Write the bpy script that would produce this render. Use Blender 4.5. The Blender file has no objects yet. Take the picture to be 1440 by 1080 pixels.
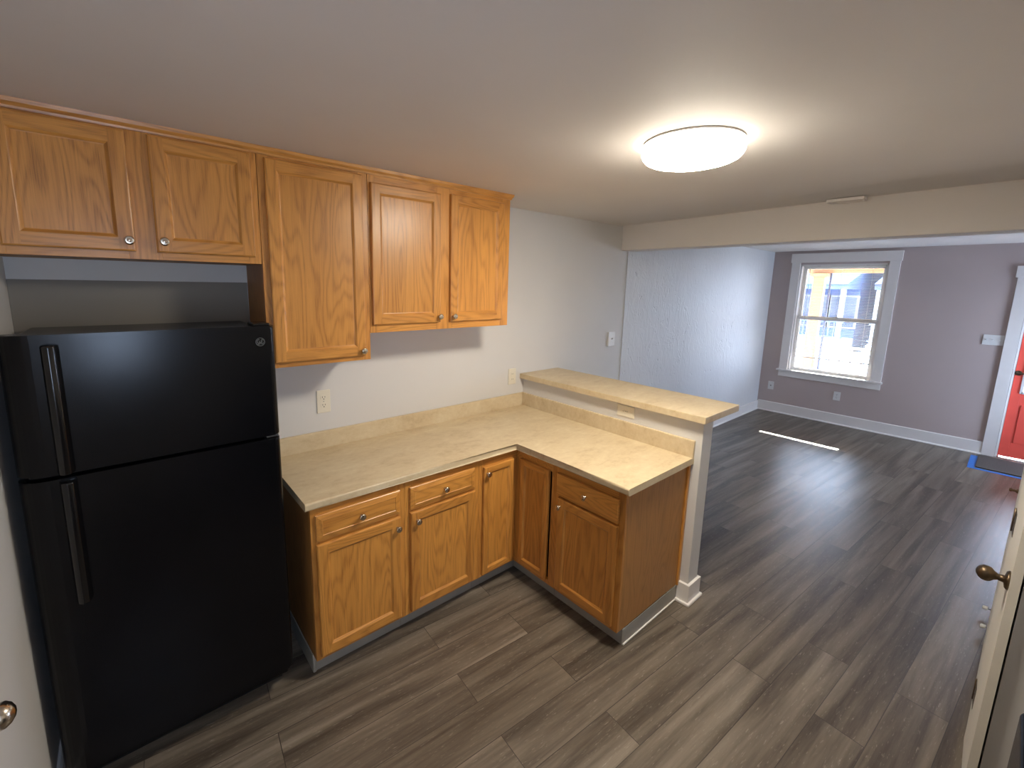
import bpy, bmesh, math, random
from mathutils import Vector, Matrix
random.seed(7)
S = bpy.context.scene
COL = S.collection
R = math.radians

# ------------------------------------------------------------------ camera
cam_d = bpy.data.cameras.new('camera'); cam = bpy.data.objects.new('camera', cam_d); COL.objects.link(cam)
S.camera = cam
FPX, CX, CY = 618.30, 720 - 34.96, 540 - 38.06
yaw, pitch, roll = R(39.7492), R(-9.3792), R(1.1114)
fw = Vector((math.sin(yaw) * math.cos(pitch), math.cos(yaw) * math.cos(pitch), math.sin(pitch)))
rt = Vector((math.cos(yaw), -math.sin(yaw), 0)); up = rt.cross(fw)
rt2 = math.cos(roll) * rt + math.sin(roll) * up
up2 = -math.sin(roll) * rt + math.cos(roll) * up
M = Matrix((rt2, up2, -fw)).transposed().to_4x4()
M.translation = Vector((-.5363, -2.4939, 1.8711))
cam.matrix_world = M
cam_d.sensor_fit = 'HORIZONTAL'; cam_d.sensor_width = 36
cam_d.lens = FPX / 1440 * 36
cam_d.shift_x = (720 - CX) / 1440
cam_d.shift_y = -(540 - CY) / 1440
cam_d.clip_start = .02; cam_d.clip_end = 200

# ------------------------------------------------------------------ exposure, world, sun
S.view_settings.view_transform = 'Standard'
S.view_settings.look = 'None'
S.view_settings.exposure = 2.25
S.view_settings.gamma = 1
S.view_settings.use_curve_mapping = False
w = bpy.data.worlds.new('world'); S.world = w; w.use_nodes = True
bg = w.node_tree.nodes['Background']
bg.inputs[0].default_value = (.60, .725, 1.0, 1); bg.inputs[1].default_value = 5.6
SUN_DIR = Vector((-1, -.045, -.592))
sl = bpy.data.lights.new('sun', 'SUN'); sl.energy = 16; sl.angle = R(.4); sl.color = (1, .95, .87)
so = bpy.data.objects.new('sun', sl); COL.objects.link(so); so.location = (16, .5, 8)
so.rotation_euler = SUN_DIR.to_track_quat('-Z', 'Y').to_euler()
LAMP_STRENGTH = 25.0

# ------------------------------------------------------------------ helpers
def lin(r, g, b):
    f = lambda v: (v / 255 / 12.92) if v / 255 <= .04045 else ((v / 255 + .055) / 1.055) ** 2.4
    return (f(r), f(g), f(b), 1)

class B:
    """collects boxes, tubes and turned shapes into one mesh"""
    def __init__(s): s.bm = bmesh.new()
    def face(s, pts, mat=0):
        vs = [s.bm.verts.new(p) for p in pts]
        f = s.bm.faces.new(vs); f.material_index = mat; return f
    def box(s, x0, x1, y0, y1, z0, z1, bev=0, mat=0, seg=2):
        x0, x1 = min(x0, x1), max(x0, x1); y0, y1 = min(y0, y1), max(y0, y1); z0, z1 = min(z0, z1), max(z0, z1)
        v = [s.bm.verts.new((x, y, z)) for x in (x0, x1) for y in (y0, y1) for z in (z0, z1)]
        fs = [(0, 1, 3, 2), (4, 6, 7, 5), (0, 4, 5, 1), (2, 3, 7, 6), (0, 2, 6, 4), (1, 5, 7, 3)]
        F = [s.bm.faces.new([v[i] for i in f]) for f in fs]
        for f in F: f.material_index = mat
        if bev:
            es = list({e for f in F for e in f.edges})
            r = bmesh.ops.bevel(s.bm, geom=es, offset=bev, segments=seg, affect='EDGES', profile=.5)
            for f in r['faces']: f.material_index = mat
        return s
    def prism(s, poly, a0, a1, axis='z', mat=0):
        """extrude a 2D polygon; axis z: (x,y), axis y: (x,z), axis x: (y,z)"""
        def P(p, a):
            return {'z': (p[0], p[1], a), 'y': (p[0], a, p[1]), 'x': (a, p[0], p[1])}[axis]
        A = [s.bm.verts.new(P(p, a0)) for p in poly]; C = [s.bm.verts.new(P(p, a1)) for p in poly]
        n = len(poly)
        fs = [s.bm.faces.new(A), s.bm.faces.new(C)]
        for i in range(n): fs.append(s.bm.faces.new([A[i], A[(i + 1) % n], C[(i + 1) % n], C[i]]))
        for f in fs: f.material_index = mat
        return s
    def tube(s, p0, p1, r0, r1=None, seg=16, mat=0):
        p0, p1 = Vector(p0), Vector(p1); r1 = r0 if r1 is None else r1
        return s.lathe([(r0, 0), (r1, (p1 - p0).length)], p0, p1 - p0, seg, mat)
    def lathe(s, prof, loc, axis=(0, 0, 1), seg=24, mat=0, sx=1.0):
        """turn (radius, height) pairs around an axis"""
        q = Vector((0, 0, 1)).rotation_difference(Vector(axis).normalized())
        loc = Vector(loc); rings = []
        for r, h in prof:
            if r < 1e-6: rings.append([s.bm.verts.new(loc + q @ Vector((0, 0, h)))])
            else: rings.append([s.bm.verts.new(loc + q @ Vector((r * sx * math.cos(2 * math.pi * i / seg), r * math.sin(2 * math.pi * i / seg), h))) for i in range(seg)])
        for a, b in zip(rings, rings[1:]):
            for i in range(seg):
                j = (i + 1) % seg
                if len(a) == 1 and len(b) == 1: continue
                if len(a) == 1: f = s.bm.faces.new([a[0], b[i], b[j]])
                elif len(b) == 1: f = s.bm.faces.new([a[i], a[j], b[0]])
                else: f = s.bm.faces.new([a[i], a[j], b[j], b[i]])
                f.smooth = True; f.material_index = mat
        for rg in (rings[0], rings[-1]):
            if len(rg) > 1:
                f = s.bm.faces.new(rg); f.material_index = mat
        return s
    def path(s, pts, r, seg=10, mat=0):
        """a round rod through points"""
        pts = [Vector(p) for p in pts]; rings = []
        for k, p in enumerate(pts):
            d = (pts[min(k + 1, len(pts) - 1)] - pts[max(k - 1, 0)]).normalized()
            q = Vector((0, 0, 1)).rotation_difference(d)
            rings.append([s.bm.verts.new(p + q @ Vector((r * math.cos(2 * math.pi * i / seg), r * math.sin(2 * math.pi * i / seg), 0))) for i in range(seg)])
        for a, b in zip(rings, rings[1:]):
            for i in range(seg):
                f = s.bm.faces.new([a[i], a[(i + 1) % seg], b[(i + 1) % seg], b[i]]); f.smooth = True; f.material_index = mat
        for rg in (rings[0], rings[-1]): s.bm.faces.new(rg).material_index = mat
        return s
    def make(s, name, mats, parent=None, loc=(0, 0, 0), rz=0, smooth=False):
        bmesh.ops.recalc_face_normals(s.bm, faces=s.bm.faces)
        me = bpy.data.meshes.new(name); s.bm.to_mesh(me); s.bm.free()
        for m in (mats if isinstance(mats, (list, tuple)) else [mats]): me.materials.append(m)
        if smooth:
            for p in me.polygons: p.use_smooth = True
        o = bpy.data.objects.new(name, me); COL.objects.link(o)
        o.location = loc; o.rotation_euler = (0, 0, rz)
        if parent: o.parent = parent
        return o

def tag(o, label, cat, group=None):
    o['label'] = label; o['category'] = cat
    if group: o['group'] = group
    return o
def thing(name, label, cat, loc=(0, 0, 0), rz=0, group=None):
    o = bpy.data.objects.new(name, None); COL.objects.link(o); o.empty_display_size = .1
    o.location = loc; o.rotation_euler = (0, 0, rz)
    return tag(o, label, cat, group)
def struct(o, label=None, cat=None):
    o['kind'] = 'structure'
    if label: o['label'] = label; o['category'] = cat or o.name.split('_')[0]
    return o
def group_empty(name, loc, label, cat, rz=0):
    o = bpy.data.objects.new(name, None); COL.objects.link(o); o.empty_display_size = .1
    o.location = loc; o.rotation_euler = (0, 0, rz)
    return struct(o, label, cat)

# ------------------------------------------------------------------ materials
def new_mat(name):
    m = bpy.data.materials.new(name); m.use_nodes = True
    nt = m.node_tree; p = nt.nodes['Principled BSDF']; return m, nt, p
def N(nt, t, **kw):
    n = nt.nodes.new(t)
    for k, v in kw.items(): setattr(n, k, v)
    return n
def math_n(nt, op, a, b=None, clamp=False):
    n = nt.nodes.new('ShaderNodeMath'); n.operation = op; n.use_clamp = clamp
    for i, v in enumerate((a, b)):
        if v is None: continue
        if isinstance(v, (int, float)): n.inputs[i].default_value = v
        else: nt.links.new(v, n.inputs[i])
    return n.outputs[0]
def mixc(nt, fac, a, b, mode='MIX'):
    n = nt.nodes.new('ShaderNodeMix'); n.data_type = 'RGBA'; n.blend_type = mode
    for sck, v in ((n.inputs[0], fac), (n.inputs[6], a), (n.inputs[7], b)):
        if isinstance(v, (int, float, tuple)): sck.default_value = v
        else: nt.links.new(v, sck)
    return n.outputs[2]
def ramp(nt, fac, stops):
    n = nt.nodes.new('ShaderNodeValToRGB'); el = n.color_ramp.elements
    while len(el) < len(stops): el.new(.5)
    for e, (p, c) in zip(el, stops):
        e.position = p; e.color = c if isinstance(c, tuple) else (c, c, c, 1)
    nt.links.new(fac, n.inputs[0]); return n.outputs[0]
def noise(nt, vec, scale=1, detail=2, rough=.5, dist=0, dim='3D'):
    n = nt.nodes.new('ShaderNodeTexNoise'); n.noise_dimensions = dim
    n.inputs['Scale'].default_value = scale; n.inputs['Detail'].default_value = detail
    n.inputs['Roughness'].default_value = rough; n.inputs['Distortion'].default_value = dist
    nt.links.new(vec, n.inputs['Vector']); return n.outputs[0]
def mapping(nt, vec, scale=(1, 1, 1), rot=(0, 0, 0), loc=(0, 0, 0)):
    n = nt.nodes.new('ShaderNodeMapping'); n.inputs['Scale'].default_value = scale
    n.inputs['Rotation'].default_value = rot; n.inputs['Location'].default_value = loc
    nt.links.new(vec, n.inputs[0]); return n.outputs[0]
def bump(nt, p, h, strength=.2, dist=.002):
    n = nt.nodes.new('ShaderNodeBump'); n.inputs['Strength'].default_value = strength; n.inputs['Distance'].default_value = dist
    nt.links.new(h, n.inputs['Height']); nt.links.new(n.outputs[0], p.inputs['Normal'])

def simple(name, col, rough=.5, metal=0, spec=.5, coat=0, var=.04, vscale=6, bmp=0, bscale=200):
    m, nt, p = new_mat(name)
    tc = N(nt, 'ShaderNodeTexCoord').outputs['Object']
    v = noise(nt, tc, vscale, 3)
    c0 = tuple(x * (1 - var) for x in col[:3]) + (1,); c1 = tuple(min(1, x * (1 + var)) for x in col[:3]) + (1,)
    nt.links.new(ramp(nt, v, [(.3, c0), (.7, c1)]), p.inputs['Base Color'])
    p.inputs['Roughness'].default_value = rough; p.inputs['Metallic'].default_value = metal
    p.inputs['Specular IOR Level'].default_value = spec; p.inputs['Coat Weight'].default_value = coat
    if bmp: bump(nt, p, noise(nt, tc, bscale, 3), bmp)
    return m

def oak(name, horiz=False, light=lin(224, 158, 76), dark=lin(166, 104, 42), rough=.36, coat=.25):
    m, nt, p = new_mat(name)
    tc = N(nt, 'ShaderNodeTexCoord').outputs['Object']
    oi = N(nt, 'ShaderNodeObjectInfo').outputs['Random']
    off = N(nt, 'ShaderNodeCombineXYZ')
    for i, k in enumerate((9.1, 5.3, 13.7)): nt.links.new(math_n(nt, 'MULTIPLY', oi, k), off.inputs[i])
    va = N(nt, 'ShaderNodeVectorMath'); va.operation = 'ADD'
    nt.links.new(tc, va.inputs[0]); nt.links.new(off.outputs[0], va.inputs[1])
    co = va.outputs[0]
    def mp(a, g): return mapping(nt, co, (g, a, a) if horiz else (a, a, g))
    field = noise(nt, mp(4.6, .62), 1, 2, .5, .2)
    rings = math_n(nt, 'SINE', math_n(nt, 'MULTIPLY', field, 150.0))
    rings = math_n(nt, 'MULTIPLY_ADD', rings, .5); nt.nodes[-1].inputs[2].default_value = .5
    rings = math_n(nt, 'POWER', rings, 2.2)
    fine = noise(nt, mp(150, 2.4), 1, 3, .6)
    tone = noise(nt, mp(6, .8), 1, 2)
    pores = ramp(nt, noise(nt, mp(420, 11), 1, 2, .6), [(.50, 0.), (.66, 1.)])
    pores = math_n(nt, 'MULTIPLY', pores, math_n(nt, 'MULTIPLY_ADD', rings, .8)); nt.nodes[-2].inputs[2].default_value = .35
    f = math_n(nt, 'ADD', math_n(nt, 'MULTIPLY', rings, .26), math_n(nt, 'MULTIPLY', fine, .70))
    f = math_n(nt, 'ADD', f, math_n(nt, 'MULTIPLY', math_n(nt, 'SUBTRACT', tone, .5), .55))
    c = ramp(nt, f, [(.15, light), (.50, tuple(.62 * a + .38 * b for a, b in zip(light, dark))), (.95, dark)])
    c = mixc(nt, math_n(nt, 'MULTIPLY', pores, .45), c, tuple(x * .55 for x in dark[:3]) + (1,))
    r = math_n(nt, 'MULTIPLY', oi, .16)
    c = mixc(nt, r, c, lin(120, 66, 28))
    nt.links.new(c, p.inputs['Base Color'])
    p.inputs['Roughness'].default_value = rough; p.inputs['Coat Weight'].default_value = coat; p.inputs['Coat Roughness'].default_value = .28
    bump(nt, p, math_n(nt, 'ADD', fine, math_n(nt, 'MULTIPLY', pores, -.6)), .12, .001)
    return m

OAKV, OAKH = oak('oak_upright_grain'), oak('oak_level_grain', True)
OAK_SIDE = oak('oak_veneer_side', False, lin(182, 130, 74), lin(152, 106, 58), .5, .05)
OAK_DARK = simple('cabinet_inside', lin(70, 44, 30), .6)

def floor_mat():
    m, nt, p = new_mat('vinyl_plank')
    tc = N(nt, 'ShaderNodeTexCoord').outputs['Object']
    co = mapping(nt, tc, (1, 1, 1), (0, 0, R(4.5)), (.13, .055, 0))
    br = N(nt, 'ShaderNodeTexBrick'); br.offset = .37; br.offset_frequency = 2
    br.inputs['Scale'].default_value = 1; br.inputs['Brick Width'].default_value = 1.22; br.inputs['Row Height'].default_value = .178
    br.inputs['Mortar Size'].default_value = .0016; br.inputs['Mortar Smooth'].default_value = 0
    br.inputs['Color1'].default_value = (0, 0, 0, 1); br.inputs['Color2'].default_value = (1, 1, 1, 1); br.inputs['Mortar'].default_value = (.5, .5, .5, 1)
    nt.links.new(co, br.inputs['Vector'])
    sep = N(nt, 'ShaderNodeSeparateColor'); nt.links.new(br.outputs['Color'], sep.inputs[0]); pid = sep.outputs[0]
    off = N(nt, 'ShaderNodeCombineXYZ'); nt.links.new(math_n(nt, 'MULTIPLY', pid, 17.0), off.inputs[0]); nt.links.new(math_n(nt, 'MULTIPLY', pid, 5.0), off.inputs[2])
    va = N(nt, 'ShaderNodeVectorMath'); va.operation = 'ADD'; nt.links.new(co, va.inputs[0]); nt.links.new(off.outputs[0], va.inputs[1])
    pc = va.outputs[0]
    streak = noise(nt, mapping(nt, pc, (.8, 13, 1)), 1, 3, .5, .5)
    grain = noise(nt, mapping(nt, pc, (6, 95, 1)), 1, 4, .65)
    fleck = ramp(nt, noise(nt, mapping(nt, pc, (22, 150, 1)), 1, 3, .7), [(.60, 0.), (.74, 1.)])
    blot = noise(nt, mapping(nt, pc, (3, 3, 1)), 1, 2)
    c = ramp(nt, streak, [(.34, lin(56, 46, 37)), (.45, lin(88, 77, 66)), (.56, lin(118, 107, 94)), (.70, lin(142, 131, 117))])
    g = ramp(nt, grain, [(.25, lin(58, 51, 44)), (.55, lin(117, 108, 98)), (.8, lin(140, 132, 122))])
    c = mixc(nt, .30, c, g)
    c = mixc(nt, math_n(nt, 'MULTIPLY', fleck, .42), c, lin(186, 178, 166))
    tint = ramp(nt, pid, [(0, (.84, .82, .80, 1)), (.5, (.97, .97, .97, 1)), (1, (1.08, 1.08, 1.08, 1))])
    c = mixc(nt, 1.0, c, tint, 'MULTIPLY')
    c = mixc(nt, math_n(nt, 'MULTIPLY', br.outputs['Fac'], .8), c, lin(52, 46, 41))
    nt.links.new(c, p.inputs['Base Color'])
    nt.links.new(ramp(nt, grain, [(.2, .30), (.8, .42)]), p.inputs['Roughness'])
    p.inputs['Specular IOR Level'].default_value = .5
    h = math_n(nt, 'SUBTRACT', math_n(nt, 'MULTIPLY', grain, .35), br.outputs['Fac'])
    bump(nt, p, h, .25, .0015)
    return m
FLOOR = floor_mat()

def laminate():
    m, nt, p = new_mat('beige_laminate')
    tc = N(nt, 'ShaderNodeTexCoord').outputs['Object']
    a = noise(nt, mapping(nt, tc, (5, 11, 9)), 1, 5, .6, .6)
    b = noise(nt, mapping(nt, tc, (34, 48, 40)), 1, 4, .6, .2)
    v = math_n(nt, 'ADD', math_n(nt, 'MULTIPLY', a, .65), math_n(nt, 'MULTIPLY', b, .35))
    c = ramp(nt, v, [(.34, lin(190, 168, 134)), (.45, lin(202, 182, 148)), (.58, lin(209, 191, 158)), (.72, lin(218, 203, 173))])
    nt.links.new(c, p.inputs['Base Color']); p.inputs['Roughness'].default_value = .42
    return m
LAM = laminate()

def plaster(name, col, big=0, rough=.6, bmp=.05):
    m, nt, p = new_mat(name)
    tc = N(nt, 'ShaderNodeTexCoord').outputs['Object']
    v = noise(nt, tc, 1.7, 3)
    nt.links.new(ramp(nt, v, [(.3, tuple(x * .97 for x in col[:3]) + (1,)), (.7, tuple(x * 1.02 for x in col[:3]) + (1,))]), p.inputs['Base Color'])
    p.inputs['Roughness'].default_value = rough; p.inputs['Specular IOR Level'].default_value = .35
    if big:
        st = noise(nt, mapping(nt, tc, (7, 7, 3.2)), 1, 3, .6, 1.2)
        ridge = ramp(nt, st, [(.42, 0.), (.50, 1.), (.56, .1)])
        fine = noise(nt, mapping(nt, tc, (26, 26, 12)), 1, 3, .6, .8)
        chips = ramp(nt, noise(nt, mapping(nt, tc, (16, 16, 9)), 1, 2, .5, 1.0), [(.66, 0.), (.72, 1.)])
        h = math_n(nt, 'ADD', math_n(nt, 'MULTIPLY', ridge, .5), math_n(nt, 'MULTIPLY', fine, .6))
        msk = ramp(nt, noise(nt, mapping(nt, tc, (1.1, 1.1, .8)), 1, 2), [(.36, .30), (.60, 1.)])
        bump(nt, p, math_n(nt, 'MULTIPLY', math_n(nt, 'SUBTRACT', h, math_n(nt, 'MULTIPLY', chips, 1.6)), msk), .65, .006)
    else: bump(nt, p, noise(nt, tc, 240, 2), bmp, .001)
    return m
WALL = plaster('wall_paint', lin(212, 209, 206))
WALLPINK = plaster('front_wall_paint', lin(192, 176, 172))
WALLROUGH = plaster('rough_plaster_paint', lin(212, 211, 211), big=1, rough=.5)
CEIL = plaster('ceiling_paint', lin(222, 216, 211), rough=.7)
TRIM = simple('white_trim_paint', lin(234, 228, 224), .38, var=.02)
DOORW = simple('white_door_paint', lin(226, 220, 207), .42, var=.02)
GREYBASE = simple('grey_vinyl_base', lin(158, 156, 149), .5, var=.06)
BLACK = simple('black_appliance', lin(12, 12, 15),   .20, spec=.24, var=.1, bmp=.05, bscale=420)
BLACKG = simple('black_gloss_plastic', lin(13, 13, 15), .18, var=.05)
DARKG = simple('dark_gasket', lin(6, 6, 7), .7)
GREYLOGO = simple('grey_emblem', lin(120, 122, 124), .35, .6)
NICKEL = simple('satin_nickel', lin(206, 194, 178), .23, 1.0, var=.05)
BRONZE = simple('aged_bronze', lin(104, 88, 70), .38, .9, var=.15, vscale=60)
PLATE = simple('ivory_plastic', lin(226, 218, 200), .35, var=.02)
PLATEW = simple('white_plastic', lin(226, 224, 222), .35, var=.02)
SLOT = simple('socket_slot', lin(40, 36, 30), .6)
RED = simple('red_door_paint', lin(250, 98, 84), .4, var=.04)
MATG = simple('dark_mat', lin(84, 80, 76), .9, var=.15, vscale=80, bmp=.4, bscale=300)
TAPE = simple('blue_tape', lin(52, 120, 205), .6, var=.08, vscale=30)
RUBBER = simple('white_rubber', lin(232, 232, 228), .5)
STEEL = simple('brushed_steel', lin(150, 150, 150), .3, 1)
SLATM = simple('blind_slat', lin(236, 232, 224), .45)
def glass():
    m, nt, p = new_mat('window_glass'); nt.nodes.remove(p)
    t = N(nt, 'ShaderNodeBsdfTransparent'); g = N(nt, 'ShaderNodeBsdfGlossy'); g.inputs['Roughness'].default_value = .02
    fr = N(nt, 'ShaderNodeFresnel'); fr.inputs[0].default_value = 1.45
    mx = N(nt, 'ShaderNodeMixShader'); nt.links.new(math_n(nt, 'MULTIPLY', fr.outputs[0], .8), mx.inputs[0])
    t.inputs[0].default_value = (.94, .96, .95, 1)
    nt.links.new(t.outputs[0], mx.inputs[1]); nt.links.new(g.outputs[0], mx.inputs[2])
    nt.links.new(mx.outputs[0], nt.nodes['Material Output'].inputs[0]); return m
GLASS = glass()
def lamp_mat(name, k):
    m, nt, p = new_mat(name)
    p.inputs['Base Color'].default_value = (.9, .88, .82, 1)
    p.inputs['Emission Color'].default_value = (1, .92, .77, 1); p.inputs['Emission Strength'].default_value = LAMP_STRENGTH * k
    return m
LIT, LITRIM = lamp_mat('lit_diffuser', 1.0), lamp_mat('lit_rim', .095)
PORCHT = simple('tan_porch_paint', lin(152, 112, 72), .7)
PORCHW = simple('grey_porch_paint', lin(140, 138, 138), .7)
CONC = simple('concrete', lin(196, 192, 186), .85, var=.08)
ROAD = simple('asphalt', lin(128, 128, 130), .9, var=.08)
HOUSE1 = simple('pale_siding', lin(190, 176, 152), .8)
HOUSE2 = simple('blue_grey_siding', lin(84, 100, 136), .8)
ROOF = simple('roof_shingle', lin(74, 82, 100), .9)
DARKWIN = simple('dark_window', lin(48, 58, 78), .2)
LEAF = simple('leaf_green', lin(62, 104, 74), .8, var=.3, vscale=14)

# ------------------------------------------------------------------ main dimensions
XL, XF = -.868, 7.16             # left wall, front (window) wall
YK, YR = -3.30, -3.85            # kitchen right wall, living room right wall
ZC = 2.434
YU = -.328                       # upper cabinet fronts
ZT, TH = .9126, .038             # worktop
T = .15

# ------------------------------------------------------------------ room shell
b = B(); b.box(XL - T, XF + T, YR - T, T, -.12, 0)
struct(b.make('floor', FLOOR), 'grey-brown wood-look vinyl plank floor', 'floor')
# ceiling: sags gently, with a soft crease before the beam
b = B()
ys = [T, -.15, -.55, -1.0, -1.65, -2.42, -3.0, YR - T]
cre = [3.08, 3.08, 2.99, 2.86, 2.63, 2.53, 2.48, 2.42]
xs_rows = []
for y, c in zip(ys, cre):
    row = [(XL - T, y, ZC), (c - .01, y, ZC), (c + .02, y, ZC + .0006), (3.20, y, ZC + .055 * (3.2 - c)), (3.36, y, ZC), (XF + T, y, ZC)]
    xs_rows.append([b.bm.verts.new(p) for p in row])
for r0, r1 in zip(xs_rows, xs_rows[1:]):
    for i in range(5): b.bm.faces.new([r0[i], r1[i], r1[i + 1], r0[i + 1]])
top = [b.bm.verts.new((x, y, ZC + .12)) for x, y in ((XL - T, T), (XF + T, T), (XF + T, YR - T), (XL - T, YR - T))]
b.bm.faces.new(top)
struct(b.make('ceiling', CEIL), 'pale painted kitchen and living room ceiling', 'ceiling')

b = B(); b.box(XL - T, 3.275, 0, T, 0, ZC + .05)
struct(b.make('wall_back', WALL), 'smooth grey wall behind the kitchen cabinets', 'wall')
b = B(); b.box(3.275, XF + T, -.008, T, 0, ZC + .05)
struct(b.make('wall_plaster', WALLROUGH), 'rough patched plaster wall of the living room', 'wall')
b = B(); b.box(XL - T, XL, YK - T, 0, 0, ZC + .05)
struct(b.make('wall_left', WALL), 'grey wall left of the refrigerator', 'wall')
WY0, WY1, WZ0, WZ1 = -.36, -1.335, .685, 2.24     # window opening
DY0, DY1, DZ = -2.53, -3.44, 2.06                  # front door opening
b = B()
for y0, y1, z0, z1 in ((0, WY0, 0, ZC + .05), (WY0, WY1, 0, WZ0), (WY0, WY1, WZ1, ZC + .05), (WY1, DY0, 0, ZC + .05), (DY0, DY1, DZ, ZC + .05), (DY1, YR, 0, ZC + .05)):
    b.box(XF, XF + T, y0, y1, z0, z1)
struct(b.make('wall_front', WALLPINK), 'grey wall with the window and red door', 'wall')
KX0, KX1, KZ0, KZ1 = -.80, -.42, 1.15, 2.05          # unseen narrow window behind the camera, added for kitchen fill daylight
b = B()
for x0, x1, z0, z1 in ((XL - T, KX0, 0, ZC + .05), (KX0, KX1, 0, KZ0), (KX0, KX1, KZ1, ZC + .05), (KX1, 1.724, 0, ZC + .05)): b.box(x0, x1, YK - T, YK, z0, z1)
struct(b.make('wall_kitchen', WALL), 'grey wall behind the stove', 'wall')
SX0, SX1, SZ0, SZ1 = 6.15, 6.97, .40, 1.75          # unseen side window, added to brighten the front wall and door
b = B()
for x0, x1, z0, z1 in ((1.85, SX0, 0, ZC + .05), (SX0, SX1, 0, SZ0), (SX0, SX1, SZ1, ZC + .05), (SX1, XF + T, 0, ZC + .05)): b.box(x0, x1, YR - T, YR, z0, z1)
struct(b.make('wall_right', WALL), 'grey right wall of the living room', 'wall')
b = B()
b.box(1.725, 1.85, YR - T, -2.628, 0, ZC + .05)                # end wall beside the stove
b.box(1.85, 2.95, -2.74, -2.645, 2.06, ZC + .05)           # above the closet doors
b.box(2.90, 3.0, YR, -2.632, 0, ZC + .05)
struct(b.make('wall_closet', WALL), 'grey end wall between kitchen and closet', 'wall')
b = B(); b.box(3.17, 3.36, YR, 0, 2.2103, ZC + .06, .004)
struct(b.make('trim_1', CEIL), 'wide painted beam across the ceiling', 'beam')
b = B(); b.box(XL, -.04, -.004, 0, .9, 1.856, .001)  # thin panel in a darker taupe than the wall around it
struct(b.make('wall_niche', plaster('niche_taupe', lin(136, 129, 120))), 'darker taupe area on the wall behind the refrigerator', 'wall')
# half wall that carries the bar
PX0, PX1, PYE = 1.922, 2.042, -1.452
b = B(); b.box(PX0, PX1, PYE, 0, 0, 1.130, .003)
struct(b.make('wall_half', WALL), 'low grey half wall under the bar top', 'wall')

def base_prof(t=.014, h=.125):
    return [(0, 0), (t, 0), (t, h - .01), (t - .005, h), (0, h)]
def baseboard(name, runs, label, h=.13, shoe=.016):
    """runs: (x0,y0,x1,y1,nx,ny) along a wall with the room on the n side"""
    b = B()
    for x0, y0, x1, y1, nx, ny in runs:
        for (pt, mat) in (([(0, 0), (.015, 0), (.015, h - .008), (.008, h), (0, h)], 0), ([(0, 0), (.015 + shoe, 0), (.015 + shoe, .006), (.015 + .006, shoe), (0, shoe)], 0)):
            A = [b.bm.verts.new((x0 + nx * a, y0 + ny * a, z)) for a, z in pt]
            C = [b.bm.verts.new((x1 + nx * a, y1 + ny * a, z)) for a, z in pt]
            n = len(pt); b.bm.faces.new(A); b.bm.faces.new(C)
            for i in range(n): b.bm.faces.new([A[i], A[(i + 1) % n], C[(i + 1) % n], C[i]])
    return struct(b.make(name, TRIM), label, 'baseboard')
b = B()
b.box(PX0 - .016, PX1 + .016, PYE - .016, -1.394, 0, .128, .003); b.box(PX0 - .016 - .014, PX1 + .016 + .014, PYE - .030, -1.394, 0, .018, .005)
b.box(PX1 + .0005, PX1 + .016, -1.394, -.02, 0, .128, .003); b.box(PX1 + .0005, PX1 + .030, -1.394, -.035, 0, .018, .005)
struct(b.make('baseboard_half', TRIM), 'white baseboard wrapped round the half wall end', 'baseboard')
baseboard('baseboard_back', [(PX1 + .016, 0, 3.27, 0, 0, -1), (3.275, -.008, XF, -.008, 0, -1)], 'white baseboard along the rough plaster wall', .134)
baseboard('baseboard_front', [(XF, -.024, XF, -2.425, -1, 0)], 'white baseboard under the window', .15)
baseboard('baseboard_left', [(XL, 0, XL, -1.13, 1, 0)], 'cream baseboard beside the refrigerator', .105, .004)

# ------------------------------------------------------------------ window
win = group_empty('window_1', (XF, (WY0 + WY1) / 2, WZ0), 'white double-hung window looking onto the porch', 'window')
W0 = Vector(win.location)
def wmesh(bd, name, mat, par=win):
    for v in bd.bm.verts: v.co -= W0
    return bd.make(name, mat, par)
b = B()
b.box(XF - .022, XF, -.252, WY0, .685, 2.272, .002); b.box(XF - .022, XF, WY1, -1.441, .685, 2.272, .002)
b.box(XF - .026, XF, -.238, -1.453, 2.268, 2.397, .003)
b.box(XF - .019, XF, -.252, -1.441, .577, .664, .002)
wmesh(b, 'window_casing', TRIM)
b = B(); b.box(XF - .055, XF + .07, -.226, -1.457, .664, .688, .004); wmesh(b, 'window_sill', TRIM)
b = B()
b.box(XF + .0, XF + T, WY0, WY0 - .02, WZ0, WZ1); b.box(XF + .0, XF + T, WY1 + .02, WY1, WZ0, WZ1)
b.box(XF + .0, XF + T, WY0, WY1, WZ1 - .02, WZ1); b.box(XF + .06, XF + T + .03, WY0, WY1, WZ0 - .01, WZ0 + .015)
wmesh(b, 'window_jamb', TRIM)
def sash(x0, z0, z1, name, lowrail, toprail):
    b = B(); y0, y1 = WY0 - .022, WY1 + .022
    b.box(x0, x0 + .03, y0, y0 - .042, z0, z1, .003); b.box(x0, x0 + .03, y1 + .042, y1, z0, z1, .003)
    b.box(x0 + .001, x0 + .029, y0 - .04, y1 + .04, z0, z0 + lowrail, .003); b.box(x0 + .001, x0 + .029, y0 - .04, y1 + .04, z1 - toprail, z1, .003)
    f = wmesh(b, name, PLATEW)
    g = B(); g.box(x0 + .012, x0 + .016, y0 - .04, y1 + .04, z0 + lowrail - .003, z1 - toprail + .003)
    for v in g.bm.verts: v.co -= W0
    g.make('pane', GLASS, f)
sash(XF + .058, WZ0 + .012, 1.50, 'lower_sash', .036, .052)
sash(XF + .094, 1.455, WZ1 - .02, 'upper_sash', .034, .042)
b = B(); b.box(XF + .05, XF + .06, -.83, -.87, 1.500, 1.510, .002).box(XF + .045, XF + .066, -.84, -.86, 1.510, 1.518, .002)
wmesh(b, 'sash_lock', STEEL)

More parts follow.
